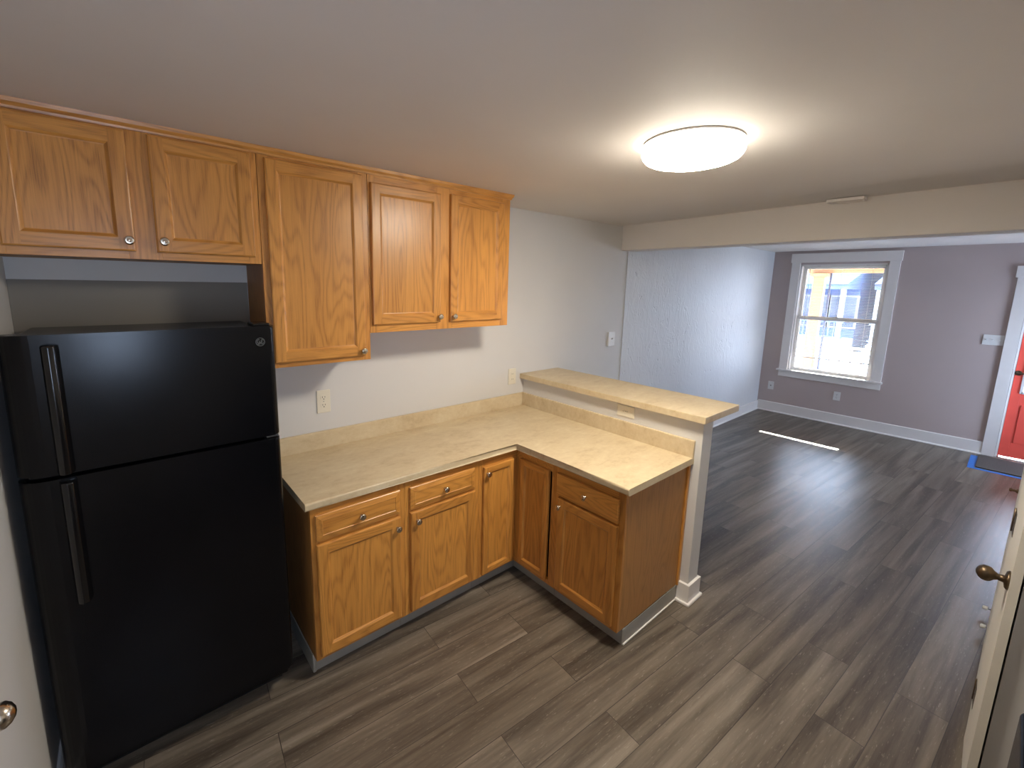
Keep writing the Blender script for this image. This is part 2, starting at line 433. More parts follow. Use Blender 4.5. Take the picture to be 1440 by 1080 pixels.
def plain_window(name, label, origin, rz, w_, h_):
    """local x along the wall, room on the +y side"""
    g = group_empty(name, origin, label, 'window', rz); h2 = w_ / 2
    b = B(); b.box(-h2 - .09, -h2, 0, .02, 0, h_, .002); b.box(h2, h2 + .09, 0, .02, 0, h_, .002); b.box(-h2 - .1, h2 + .1, 0, .024, h_, h_ + .1, .002); b.box(-h2 - .09, h2 + .09, 0, .018, -.1, -.022, .002)
    b.make('window_casing', TRIM, g)
    b = B(); b.box(-h2 - .11, h2 + .11, -.08, .05, -.022, 0, .004); b.make('window_sill', TRIM, g)
    for n, a, c, yy in (('lower_sash', 0, h_ / 2 + .02, -.06), ('upper_sash', h_ / 2 - .02, h_, -.10)):
        b = B(); b.box(-h2, -h2 + .045, yy, yy + .03, a, c, .003); b.box(h2 - .045, h2, yy, yy + .03, a, c, .003); b.box(-h2 + .04, h2 - .04, yy + .001, yy + .029, a, a + .04, .003); b.box(-h2 + .04, h2 - .04, yy + .001, yy + .029, c - .04, c, .003)
        f = b.make(n, PLATEW, g)
        b = B(); b.box(-h2 + .04, h2 - .04, yy + .012, yy + .016, a + .038, c - .038); b.make('pane', GLASS, f)
plain_window('window_added_2', 'unseen white window added behind the camera for kitchen daylight', ((KX0 + KX1) / 2, YK, KZ0), 0, KX1 - KX0, KZ1 - KZ0)
plain_window('window_added_3', 'unseen white side window added for living room daylight', ((SX0 + SX1) / 2, YR, SZ0), 0, SX1 - SX0, SZ1 - SZ0)

# mini blind
bl = thing('window_blind', 'white horizontal mini blind with open slats hanging in the window', 'blind', (XF + .03, -.847, 2.195))
b = B(); b.box(-.016, .016, -.45, .45, .0, .024, .002); b.make('headrail', SLATM, bl)
b = B()
for k in range(62):
    z = -.012 - k * .0205
    tl = .10
    for a0, a1 in ((-1, -.0), (0, 1)):
        d = .0115
        pts = [(a * d, s_ * .445, z + a * d * tl - (a * a) * .0012) for a, s_ in ((a0, -1), (a1, -1), (a1, 1), (a0, 1))]
        b.face(pts)
sl_o = b.make('slats', SLATM, bl)
md = sl_o.modifiers.new('t', 'SOLIDIFY'); md.thickness = .0004
b = B(); b.box(-.012, .012, -.446, .446, -1.302, -1.288, .003); b.make('bottom_rail', SLATM, bl)
b = B()
for y in (-.33, 0, .33): b.tube((-.0125, y, -1.29), (-.0125, y, 0), .0007, seg=5).tube((.0125, y, -1.29), (.0125, y, 0), .0007, seg=5)
b.make('ladder_cord', SLATM, bl)
b = B(); b.tube((-.02, .36, -.75), (-.02, .37, .005), .003, seg=6); b.make('tilt_wand', PLATEW, bl)
for y in (-.27, .27):
    b = B(); b.box(-.022, .012, y - .018, y + .018, .022, .032, .002); b.make('bracket', STEEL, bl)

# ------------------------------------------------------------------ red front door
d3 = group_empty('door_3', (XF, DY0, 0), 'red front door with a glass light in white casing', 'door')
D0 = Vector(d3.location)
def sub(bd, o0):
    for v in bd.bm.verts: v.co -= o0
    return bd
b = B(); b.box(XF - .022, XF, -2.423, DY0 + .004, 0, DZ, .002); b.box(XF - .022, XF, DY1 - .004, DY1 - .11, 0, DZ, .002); b.box(XF - .026, XF, -2.405, DY1 - .125, DZ - .002, DZ + .125, .003)
sub(b, D0).make('door_casing', TRIM, d3)
b = B(); b.box(XF, XF + T, DY0 + .005, DY0 - .016, 0, DZ); b.box(XF, XF + T, DY1 + .016, DY1 - .005, 0, DZ); b.box(XF, XF + T, DY0, DY1, DZ - .016, DZ)
b.box(XF + .056, XF + .075, DY0 - .01, DY0 - .032, 0, DZ - .01); b.box(XF + .056, XF + .075, DY1 + .032, DY1 + .01, 0, DZ - .01); b.box(XF + .056, XF + .075, DY0 - .02, DY1 + .02, DZ - .034, DZ - .01)
sub(b, D0).make('door_jamb', TRIM, d3)
lf0, lf1, dz0, dz1 = DY0 - .019, DY1 + .019, .024, DZ - .02
ly0, ly1, lz0, lz1 = -2.622, -3.35, .78, 1.90
dx0, dx1 = XF + .012, XF + .055
b = B()
b.box(dx0, dx1, lf0, ly0, dz0, dz1, .002); b.box(dx0, dx1, ly1, lf1, dz0, dz1, .002)
b.box(dx0 + .0005, dx1 - .0005, ly0, ly1, dz0, lz0, .001); b.box(dx0 + .0005, dx1 - .0005, ly0, ly1, lz1, dz1, .001)
for a in (-2.64, -3.03): b.box(dx0 - .006, dx0, a, a - .33, .2, .64, .004)
leaf = sub(b, D0).make('door_leaf', RED, d3)
b = B()
for q in ((ly0 + .012, ly0 - .014, lz0 - .012, lz1 + .012), (ly1 + .014, ly1 - .012, lz0 - .012, lz1 + .012), (ly0, ly1, lz0 - .012, lz0 + .014), (ly0, ly1, lz1 - .014, lz1 + .012)):
    b.box(dx0 - .008, dx0 + .01, *q, .003)
sub(b, D0).make('glazing_bead', PLATEW, leaf)
b = B(); b.box(dx0 + .018, dx0 + .022, ly0, ly1, lz0, lz1); sub(b, D0).make('pane', GLASS, leaf)
b = B(); b.lathe([(.028, 0), (.028, .008), (.012, .012), (.011, .035)], (dx0, -2.573, 1.0), (-1, 0, 0), 20)
b.path([(dx0 - .035, -2.568, 1.0), (dx0 - .04, -2.60, 1.0), (dx0 - .04, -2.66, .998), (dx0 - .036, -2.68, .996)], .008)
sub(b, D0).make('handle', BRONZE, leaf)
b = B(); b.box(XF - .01, XF + T + .02, DY0 - .016, DY1 + .016, 0, .008, .002); sub(b, D0).make('threshold', STEEL, d3)

# ------------------------------------------------------------------ left wall door (knob at the left edge of the view)
def egg_knob(loc, axis, name, par, mat, o0):
    b = B()
    b.lathe([(.033, 0), (.033, .004), (.028, .009), (.013, .012), (.011, .026), (.015, .034), (.024, .042), (.0275, .052), (.0265, .062), (.020, .071), (.010, .077), (0, .079)], loc, axis, 28, sx=1.0)
    sub(b, o0).make(name, mat, par)
d1 = group_empty('door_1', (XL, -1.66, 0), 'flush pale door in the left wall', 'door')
o0 = Vector(d1.location)
b = B(); b.box(XL - .03, XL + .004, -1.17, -1.98, .012, 2.05, .002)
b.box(XL + .004, XL + .008, -1.31, -1.84, .20, .92, .0035).box(XL + .004, XL + .008, -1.31, -1.84, 1.06, 1.93, .0035)
lf = sub(b, o0).make('door_leaf', WALL, d1)
egg_knob((XL + .004, -1.245, .955), (1, 0, 0), 'door_knob', lf, NICKEL, o0)

# ------------------------------------------------------------------ closet doors on the right (seen almost edge-on)
d2 = group_empty('door_2', (1.70, -2.60, 0), 'cream folding closet door seen edge-on at the right', 'door')
o0 = Vector(d2.location)
b = B(); b.prism([(1.702, -2.598), (2.052, -2.5895), (2.052, -2.622), (1.702, -2.6215)], .012, 2.04)
lfA = sub(b, o0).make('narrow_leaf', DOORW, d2)
b = B(); b.prism([(2.060, -2.5905), (2.885, -2.612), (2.885, -2.642), (2.060, -2.622)], .020, 2.04)
lfB = sub(b, o0).make('wide_leaf', DOORW, d2)
for z in (.25, 1.01, 1.78):
    b = B(); b.prism([(1.985, -2.5900), (2.050, -2.5884), (2.050, -2.5900), (1.985, -2.5917)], z - .047, z + .047)
    b.tube((2.056, -2.5885, z - .047), (2.056, -2.5885, z + .047), .004, seg=10)
    for dz in (-.03, 0, .03): b.lathe([(.004, 0), (.003, .001)], (2.02, -2.589, z + dz), (0, 1, 0), 8)
    sub(b, o0).make('hinge', BRONZE, d2)
egg_knob((1.745, -2.597, .895), (0, 1, 0), 'door_knob', lfA, BRONZE, o0)
b = B(); b.lathe([(.011, 0), (.011, .006), (.006, .008), (.006, .02), (.010, .024), (.008, .03), (0, .031)], (2.84, -2.611, .90), (0, 1, 0), 14)
sub(b, o0).make('edge_pull', BRONZE, lfB)
for k, (x, y, lab) in enumerate(((3.02, -2.632, 'white rubber door bumper low on the wall, nearer of the two'), (3.25, -2.632, 'white rubber door bumper low on the wall, farther of the two'))):
    if k == 0: st = B(); st.box(3.0, 3.35, -2.70, -2.632, 0, .12, .004); struct(st.make('baseboard_right', TRIM), 'short white baseboard beyond the closet door', 'baseboard')
    t = thing('door_bumper', lab, 'door bumper', (x, y, .038), 0, 'door bumpers by the closet')
    b = B(); b.lathe([(.009, 0), (.009, .003), (.004, .004), (.004, .022)], (0, 0, 0), (0, 1, 0), 12); b.make('stem', STEEL, t)
    b = B(); b.lathe([(.009, .02), (.011, .022), (.011, .036), (.008, .041), (0, .042)], (0, 0, 0), (0, 1, 0), 14); b.make('rubber_tip', RUBBER, t)

# ------------------------------------------------------------------ cabinets
def cab_knob(x, z, par, y=-.019):
    b = B(); b.lathe([(.008, 0), (.008, .002), (.0055, .004), (.005, .012), (.009, .015), (.0155, .018), (.0165, .021), (.0150, .0245), (.0125, .0255), (.0115, .0262), (.010, .0256), (.006, .0275), (0, .0285)], (x, y, z), (0, -1, 0), 22)
    b.make('knob', NICKEL, par)

def quad_frame(b, x0, x1, z0, z1, loops, mats=(0, 1)):
    """nested rectangular loops (inset, y): sides get mats[0], top/bottom mats[1]"""
    prev = None
    for ins, y in loops:
        c = [(x0 + ins, y, z0 + ins), (x1 - ins, y, z0 + ins), (x1 - ins, y, z1 - ins), (x0 + ins, y, z1 - ins)]
        if prev:
            for i in range(4):
                j = (i + 1) % 4
                b.face([prev[i], prev[j], c[j], c[i]], mats[1] if i in (0, 2) else mats[0])
        prev = c
    return prev

def cab_door(x0, x1, z0, z1, par, knob=None, fr=.048, name='door', rz=0, pivot=None):
    px, pz = (x0, z0) if pivot is None else pivot
    W, H = x1 - x0, z1 - z0
    b = B(); t = .019
    quad_frame(b, 0, W, 0, H, [(0, -.001), (0, -t + .006), (.002, -t + .002), (.006, -t)])
    i = .006
    yf = -t
    b.face([(i, yf, i), (fr, yf, i), (fr, yf, H - i), (i, yf, H - i)], 0)
    b.face([(W - fr, yf, i), (W - i, yf, i), (W - i, yf, H - i), (W - fr, yf, H - i)], 0)
    b.face([(fr, yf, i), (W - fr, yf, i), (W - fr, yf, fr), (fr, yf, fr)], 1)
    b.face([(fr, yf, H - fr), (W - fr, yf, H - fr), (W - fr, yf, H - i), (fr, yf, H - i)], 1)
    quad_frame(b, 0, W, 0, H, [(fr, yf), (fr + .003, yf + .002), (fr + .010, yf + .0085), (fr + .013, yf + .0095)])
    b.face([(0, -.001, 0), (W, -.001, 0), (W, -.001, H), (0, -.001, H)], 0)
    d = b.make(name, [OAKV, OAKH], par, (x0, 0, z0), rz)
    b = B(); q = fr + .0125; b.box(q, W - q, -.004, yf + .0092, q, H - q); b.make('panel', OAKV, d)
    if knob: cab_knob(knob[0] - x0, knob[1] - z0, d)
    return d

def drawer_front(x0, x1, z0, z1, par, plain=False):
    W, H = x1 - x0, z1 - z0; b = B(); t = .019
    if plain: last = quad_frame(b, 0, W, 0, H, [(0, -.001), (0, -t + .004), (.0015, -t + .001), (.004, -t)], (0, 0)); b.face(last, 0)
    else:
        last = quad_frame(b, 0, W, 0, H, [(0, -.001), (0, -t + .009), (.003, -t + .006), (.006, -t + .0055), (.026, -t), (.028, -t), (.030, -t + .0022), (.033, -t + .0022)], (0, 0)); b.face(last, 0)
    b.face([(0, -.001, 0), (W, -.001, 0), (W, -.001, H), (0, -.001, H)], 0)
    d = b.make('drawer', [OAKH], par, (x0, 0, z0))
    cab_knob(W / 2, H / 2, d)
    return d

def face_frame(par, w_, z0, z1, stiles, rails, skip_right=0):
    """stiles: (x0,x1) full height, rails: (x0,x1,z0,z1)"""
    b = B()
    for a, c in stiles: b.box(a, c, 0, .019, z0, z1, .0008, 0, 1)
    for a, c, d, e in rails: b.box(a, c, .0002, .0188, d, e, .0008, 1, 1)
    return b.make('face_frame', [OAKV, OAKH], par)

def carcass(par, w_, d, z0, z1, mats=(OAK_SIDE, OAK_DARK)):
    b = B(); t = .016
    b.box(0, t, .019, d, z0, z1, 0, 0); b.box(w_ - t, w_, .019, d, z0, z1, 0, 0)
    b.box(t, w_ - t, .019, d, z0, z0 + t, 0, 0); b.box(t, w_ - t, .019, d, z1 - t, z1, 0, 0)
    b.box(t, w_ - t, d - .006, d, z0 + t, z1 - t, 0, 1)
    b.box(t, w_ - t, .020, .022, z0 + t, z1 - t, 0, 1)
    return b.make('carcass', list(mats), par)

# ---- wall cabinets (fronts at YU, backs on the wall)
D = -YU - .002
# over the refrigerator
x0 = -.864; wd = -.040 - x0; z0, z1 = 1.940, 2.432
c = thing('wall_cabinet', 'short two-door oak wall cabinet above the black refrigerator', 'cabinet', (x0, YU, z0), 0, 'oak wall cabinets')
carcass(c, wd, D, 0, z1 - z0)
L = lambda x: x - x0
V = lambda z: z - z0
face_frame(c, wd, 0, z1 - z0, [(0, .05), (L(-.495), L(-.395)), (L(-.09), wd)], [(.05, L(-.495), 0, .045), (.05, L(-.495), V(2.38), V(z1)), (L(-.395), L(-.09), 0, .045), (L(-.395), L(-.09), V(2.38), V(z1))])
cab_door(L(-.822), L(-.474), V(1.968), V(2.395), c, (L(-.492), V(2.006)))
cab_door(L(-.410), L(-.066), V(1.968), V(2.395), c, (L(-.386), V(2.009)))
# tall single door
x0 = -.038; wd = .461 - x0; z0 = 1.467
c = thing('wall_cabinet', 'tall single-door oak wall cabinet to the right of the refrigerator', 'cabinet', (x0, YU, z0), 0, 'oak wall cabinets')
carcass(c, wd, D, 0, z1 - z0)
face_frame(c, wd, 0, z1 - z0, [(0, .045), (wd - .045, wd)], [(.045, wd - .045, 0, .045), (.045, wd - .045, V(2.375), V(z1))])
cab_door(L(-.012), L(.430), V(1.492), V(2.390), c, (L(.411), V(1.519)))
# two doors over the worktop
x0 = .463; wd = 1.432 - x0; z0 = 1.606
c = thing('wall_cabinet', 'two-door oak wall cabinet at the right end over the worktop', 'cabinet', (x0, YU, z0), 0, 'oak wall cabinets')
carcass(c, wd, D, 0, z1 - z0, (OAKV, OAK_DARK))
face_frame(c, wd, 0, z1 - z0, [(0, .04), (L(.875), L(.985)), (wd - .065, wd)], [(.04, L(.875), 0, .055), (.04, L(.875), V(2.35), V(z1)), (L(.985), wd - .065, 0, .055), (L(.985), wd - .065, V(2.35), V(z1))])
cab_door(L(.474), L(.895), V(1.648), V(2.364), c, (L(.894) - .012, V(1.681)))
cab_door(L(.963), L(1.372), V(1.648), V(2.374), c, (L(.983), V(1.680)))
# crown strip along the ceiling
b = B()
prof = [(0, 2.402), (-.006, 2.402), (-.008, 2.410), (-.016, 2.420), (-.019, 2.4335), (0, 2.4335)]
ring = []
for (px, sx) in ((XL + .003, 0), (1.432, 1)):
    ring.append([b.bm.verts.new((px - sx * a, YU + a, z)) for a, z in prof])
ring.append([b.bm.verts.new((1.432 - a, -.004, z)) for a, z in prof])
for r0, r1 in zip(ring, ring[1:]):
    for i in range(len(prof)): b.bm.faces.new([r0[i], r0[(i + 1) % len(prof)], r1[(i + 1) % len(prof)], r1[i]])
b.bm.faces.new(ring[0]); b.bm.faces.new(ring[-1])
tag(b.make('crown_molding', OAKH), 'thin oak crown strip where the wall cabinets meet the ceiling', 'crown molding')

# ---- base cabinets
YB, ZB = -.609, .100
H = ZT - TH - .001
def kick(par, x0, x1, rec=.058, d=.04):
    b = B(); b.box(x0, x1, rec, rec + .012, .001, ZB - .002, .001); b.make('toe_kick', GREYBASE, par)
def base_unit(loc, rz, wd, dp, label, stiles, rails, z0=ZB):
    c = thing('base_cabinet', label, 'cabinet', loc, rz, 'oak base cabinets under the worktop')
    carcass(c, wd, dp, z0, H)
    face_frame(c, wd, z0, H, stiles, rails)
    return c
DB = -YB - .002
x0 = .025; wd = .494 - x0
c = base_unit((x0, YB, 0), 0, wd, DB, 'oak base cabinet with one drawer and door beside the black refrigerator', [(0, .04), (wd - .045, wd)],
              [(.04, wd - .045, ZB, ZB + .045), (.04, wd - .045, .685, .725), (.04, wd - .045, .825, H)])
drawer_front(.020, wd - .028, .710, .836, c)
cab_door(.020, wd - .028, .122, .694, c, (L(.445), .640))
b = B(); b.box(0, wd, .058, .070, .001, ZB - .002, .001); b.box(-.004, .006, .058, .58, .001, ZB - .002, .003); b.box(-.004, .012, .050, .062, .001, ZB + .004, .004); b.make('toe_kick', GREYBASE, c)
x0 = .495; wd = .984 - x0
c = base_unit((x0, YB, 0), 0, wd, DB, 'oak base cabinet with one drawer and door, middle of the long run', [(0, .04), (wd - .045, wd)],
              [(.04, wd - .045, ZB, ZB + .045), (.04, wd - .045, .685, .725), (.04, wd - .045, .825, H)])
drawer_front(L(.524), L(.948), .706, .830, c)
cab_door(L(.524), L(.950), .118, .692, c, (L(.562), .640))
kick(c, 0, wd)
# corner unit: two narrow doors meeting in the inner corner
XP = 1.288
x0 = .985
c = thing('base_cabinet', 'oak corner cabinet with two narrow doors in the inside corner', 'cabinet', (x0, YB, 0), 0, 'oak base cabinets under the worktop')
b = B()
b.box(0, .016, .019, DB, ZB, H); b.box(.016, .93, DB - .012, DB, ZB, H); b.box(.918, .93, -.30, DB - .012, ZB, H); b.box(XP - x0 + .02, .918, -.312, -.30, ZB, H)
b.box(.016, .918, .03, DB - .012, ZB, ZB + .016, 0, 1); b.box(XP - x0 + .03, .918, -.30, .03, ZB, ZB + .016, 0, 1)
b.make('carcass', [OAK_DARK, OAK_DARK], c)
xr = XP - x0
b = B()
b.box(0, .045, 0, .019, ZB, H, .0008, 0, 1); b.box(.045, xr + .019, .0002, .0188, ZB, ZB + .03, .0008, 1, 1); b.box(.045, xr + .019, .0002, .0188, .80, H, .0008, 1, 1)
b.box(xr - .028, xr, .0004, .0186, ZB + .03, .80, .0006, 0, 1)
b.box(xr, xr + .019, -.306, -.298, ZB, H, .0008, 0, 1); b.box(xr + .0002, xr + .0188, -.298, 0, ZB, ZB + .03, .0006, 2, 1); b.box(xr + .0002, xr + .0188, -.298, 0, .815, H, .0006, 2, 1)
b.box(xr + .0001, xr + .019, -.044, .0185, ZB + .03, .815, .0006, 0, 1)
b.make('face_frame', [OAKV, OAKH, OAKH], c)
cab_door(L(1.014), L(1.252), .118, .812, c, (L(1.036), .772), fr=.036)
dd = cab_door(0, .232, 0, .696, c, None, fr=.034)
dd.location = (xr + .001, -.050, .124); dd.rotation_euler = (0, 0, R(-90) + R(1.6))
b = B(); b.box(0, xr + .07, .058, .070, .001, ZB - .002, .001); b.box(xr + .058, xr + .070, -.306, .058, .001, ZB - .002, .001); b.make('toe_kick', GREYBASE, c)
# peninsula unit, faces the refrigerator side
yp0 = -.917; wd = -yp0 + -1.391 ; wd = 1.391 - .917
XB = PX0 - XP - .002
c = thing('base_cabinet', 'oak base cabinet with plain drawer and door at the end of the peninsula', 'cabinet', (XP, yp0, 0), R(-90), 'oak base cabinets under the worktop')
carcass(c, wd, XB, ZB, H)
face_frame(c, wd, ZB, H, [(0, .045), (wd - .045, wd)], [(.045, wd - .045, ZB, ZB + .045), (.045, wd - .045, .685, .72), (.045, wd - .045, .82, H)])
drawer_front(.040, wd - .031, .704, .832, c, True)
cab_door(.052, wd - .029, .126, .690, c, (.052 + .018, .640))
b = B(); b.box(wd - .002, wd + .0015, .052, XB, .001, .094, .001); b.box(0, wd, .058, .070, .001, ZB - .002, .001); b.make('toe_kick', GREYBASE, c)
b = B(); b.box(wd + .0015, wd + .009, .06, XB - .01, .0005, .009, .002); b.make('quarter_round', TRIM, c)
b = B(); b.box(wd, wd + .012, XB - .022, XB, ZB, H, .002); b.make('scribe_strip', OAKV, c)

# ------------------------------------------------------------------ worktop
ct = thing('countertop', 'L-shaped beige marbled laminate worktop with backsplash', 'countertop', (0, -.634, ZT - TH))
O = Vector(ct.location)
b = B()
XPF, YPE = 1.263, -1.416
poly = [(0, -.634), (XPF, -.634), (XPF, YPE), (PX0 - .001, YPE), (PX0 - .001, -.001), (0, -.001)]
b.prism(poly, ZT - TH, ZT)
b.bm.edges.ensure_lookup_table()
front = []
for e in b.bm.edges:
    a, c_ = e.verts[0].co, e.verts[1].co
    if abs(a.z - c_.z) < 1e-6:
        if (abs(a.y + .634) < 1e-5 and abs(c_.y + .634) < 1e-5) or (abs(a.x - XPF) < 1e-5 and abs(c_.x - XPF) < 1e-5): front.append(e)
bmesh.ops.bevel(b.bm, geom=front, offset=.011, segments=5, affect='EDGES', profile=.5)
sub(b, O).make('worktop', LAM, ct)
b = B(); b.box(.001, PX0 - .021, -.020, -.001, ZT - .002, 1.0145, .004, 0, 3); sub(b, O).make('backsplash', LAM, ct)
b = B(); b.box(PX0 - .020, PX0 - .001, YPE, -.001, ZT - .002, 1.0145, .004, 0, 3); sub(b, O).make('backsplash', LAM, ct)

bar = thing('bar_top', 'raised beige laminate bar top on the half wall', 'bar top', (1.88, 0, 1.131))
b = B(); b.box(1.884, 2.335, -1.474, -.002, 1.131, 1.171, .0025, 0, 2); sub(b, Vector(bar.location)).make('slab', LAM, bar)
b = B(); b.box(1.8815, 1.8845, -1.4735, -.002, 1.132, 1.1695, .0008); sub(b, Vector(bar.location)).make('edge_band', LAM, bar)

# ------------------------------------------------------------------ refrigerator
FX0, FX1, FY, FZ = -.838, -.072, -.600, 1.692
fr = thing('refrigerator', 'black top-freezer refrigerator with vertical handles at left', 'refrigerator', ((FX0 + FX1) / 2, -.3, 0))
O = Vector(fr.location)
b = B(); b.box(FX0 + .014, FX1 - .008, -.525, -.03, .045, FZ - .022, .012, 0, 3); sub(b, O).make('body', BLACK, fr)
def fdoor(z0, z1, name):
    b = B(); pts = []
    # plan outline: softly rounded left edge, tighter right edge
    pl = [(FX0, -.53)]
    for k in range(9):
        a = k / 8 * math.pi / 2; pl.append((FX0 + .075 * (1 - math.cos(a)), -.545 - (-.545 - FY) * math.sin(a)))
    for k in range(6):
        a = math.pi / 2 * (1 - k / 5); pl.append((FX1 - .022 * (1 - math.cos(a)), -.578 - (-.578 - FY) * math.sin(a)))
    pl.append((FX1, -.53))
    b.prism(pl, z0, z1)
    es = [e for e in b.bm.edges if abs(e.verts[0].co.z - e.verts[1].co.z) < 1e-6 and e.verts[0].co.y < -.531 + .0001 and e.verts[1].co.y < -.531]
    bmesh.ops.bevel(b.bm, geom=es, offset=.008, segments=3, affect='EDGES', profile=.5)
    return sub(b, O).make(name, BLACK, fr)
fz = fdoor(1.240, FZ, 'freezer_door'); fd = fdoor(.135, 1.226, 'fridge_door')
b = B(); b.box(FX0 + .02, FX1 - .014, -.531, -.522, .14, FZ - .03); sub(b, O).make('gasket', DARKG, fr)
def fhandle(z0, z1, par, xs=0):
    b = B()
    pr = [(-.741 + xs, FY - .006), (-.735 + xs, FY - .030), (-.722 + xs, FY - .040), (-.706 + xs, FY - .034), (-.698 + xs, FY - .012), (-.698 + xs, FY + .006), (-.741 + xs, FY + .006)]
    b.prism(pr, z0, z1)
    es = [e for e in b.bm.edges]
    bmesh.ops.bevel(b.bm, geom=es, offset=.005, segments=3, affect='EDGES', profile=.5)
    sub(b, O).make('handle', BLACKG, par, smooth=True)
fhandle(1.246, 1.660, fz); fhandle(.79, 1.220, fd)
b = B(); b.box(FX0 + .03, FX1 - .03, -.50, -.47, .02, .128, .004)
for k in range(5): b.box(FX0 + .06, FX1 - .06, -.505, -.499, .036 + k * .018, .044 + k * .018)
sub(b, O).make('toe_grille', DARKG, fr)
for x in (FX0 + .06, FX1 - .06):
    for y in (-.45, -.08):
        b = B(); b.tube((x, y, .0005), (x, y, .05), .018, .014, 14); sub(b, O).make('foot', DARKG, fr)
b = B(); b.box(FX1 - .075, FX1 - .012, -.585, -.49, FZ - .002, FZ + .010, .004); sub(b, O).make('hinge_cover', BLACKG, fr)
b = B(); b.box(FX0 + .04, FX1 - .1, -.52, -.50, FZ - .022, FZ - .012, .003); sub(b, O).make('top_trim', BLACKG, fr)
b = B(); b.box(FX1 - .05, FX1 - .004, -.585, -.53, 1.2275, 1.2385, .002); sub(b, O).make('middle_hinge', STEEL, fr)
# round monogram badge, two looping script letters inside a ring
ex, ez, eR = -.127, 1.630, .0165
b = B()
def loop(pts, r): b.path([(ex + px * eR, FY - .0028, ez + pz * eR) for px, pz in pts], r, 8)
b.lathe([(eR, 0), (eR, .0012), (eR * .98, .0018), (eR * .90, .0018), (eR * .88, .0010), (0, .0010)], (ex, FY + .0005, ez), (0, -1, 0), 40, 1)
loop([(math.cos(a * math.pi / 18) * .95, math.sin(a * math.pi / 18) * .95) for a in range(37)], .0011)
loop([(-.08, .42), (-.3, .58), (-.58, .42), (-.66, .08), (-.5, -.26), (-.22, -.30), (-.06, -.04), (-.12, .10), (-.3, .06), (-.10, -.02), (-.06, -.36), (-.26, -.58), (-.48, -.46)], .0010)
loop([(.62, .34), (.44, .56), (.2, .44), (.2, .16), (.42, .06), (.22, -.02), (.12, -.30), (.3, -.54), (.56, -.42), (.66, -.18)], .0010)
for s_ in (0, 90, 180, 270):
    a = R(s_ + 45); loop([(math.cos(a) * .72 + math.cos(a + 1.57) * q * .16, math.sin(a) * .72 + math.sin(a + 1.57) * q * .16) for q in (-1, 0, 1)], .0007)
bd = sub(b, O).make('badge', [GREYLOGO, BLACKG], fz); bd['label'] = 'round grey monogram badge'

# ------------------------------------------------------------------ ceiling light
lx, ly = 1.235, -1.59
cl = thing('ceiling_light', 'round white lit flush-mount ceiling light', 'ceiling light', (lx, ly, ZC))
b = B(); b.lathe([(.150, -.0005), (.176, -.0005), (.178, -.003), (.178, -.012), (.150, -.012)], (0, 0, 0), (0, 0, 1), 48); b.make('base_pan', TRIM, cl)
b = B(); b.lathe([(.150, -.009), (.182, -.009), (.1855, -.014), (.187, -.030), (.1855, -.046), (.180, -.056)], (0, 0, 0), (0, 0, 1), 64); b.make('rim', LITRIM, cl)
b = B()
pr = [(.1799, -.055), (.170, -.066), (.155, -.0735), (.13, -.080), (.09, -.085), (.045, -.0875), (0, -.088)]
b.lathe(pr, (0, 0, 0), (0, 0, 1), 64); b.make('diffuser', LIT, cl)
b = B(); b.lathe([(.176, -.0065), (.1825, -.0065), (.1825, -.0088), (.176, -.0088)], (0, 0, 0), (0, 0, 1), 64); b.make('trim_ring', STEEL, cl)
# ceiling register in front of the beam
v = thing('ceiling_vent', 'small white register on the ceiling beside the beam', 'ceiling vent', (3.085, -1.69, ZC + .006))
b = B()
for q in ((-.045, .045, -.095, -.080), (-.045, .045, .080, .095), (-.045, -.035, -.08, .08), (.035, .045, -.08, .08)): b.box(*q, -.006, .012, .001)
b.make('frame', TRIM, v)
b = B()
for k in range(5): b.box(-.032 + k * .014, -.026 + k * .014, -.08, .08, -.004, .010)
b.make('louvers', TRIM, v)

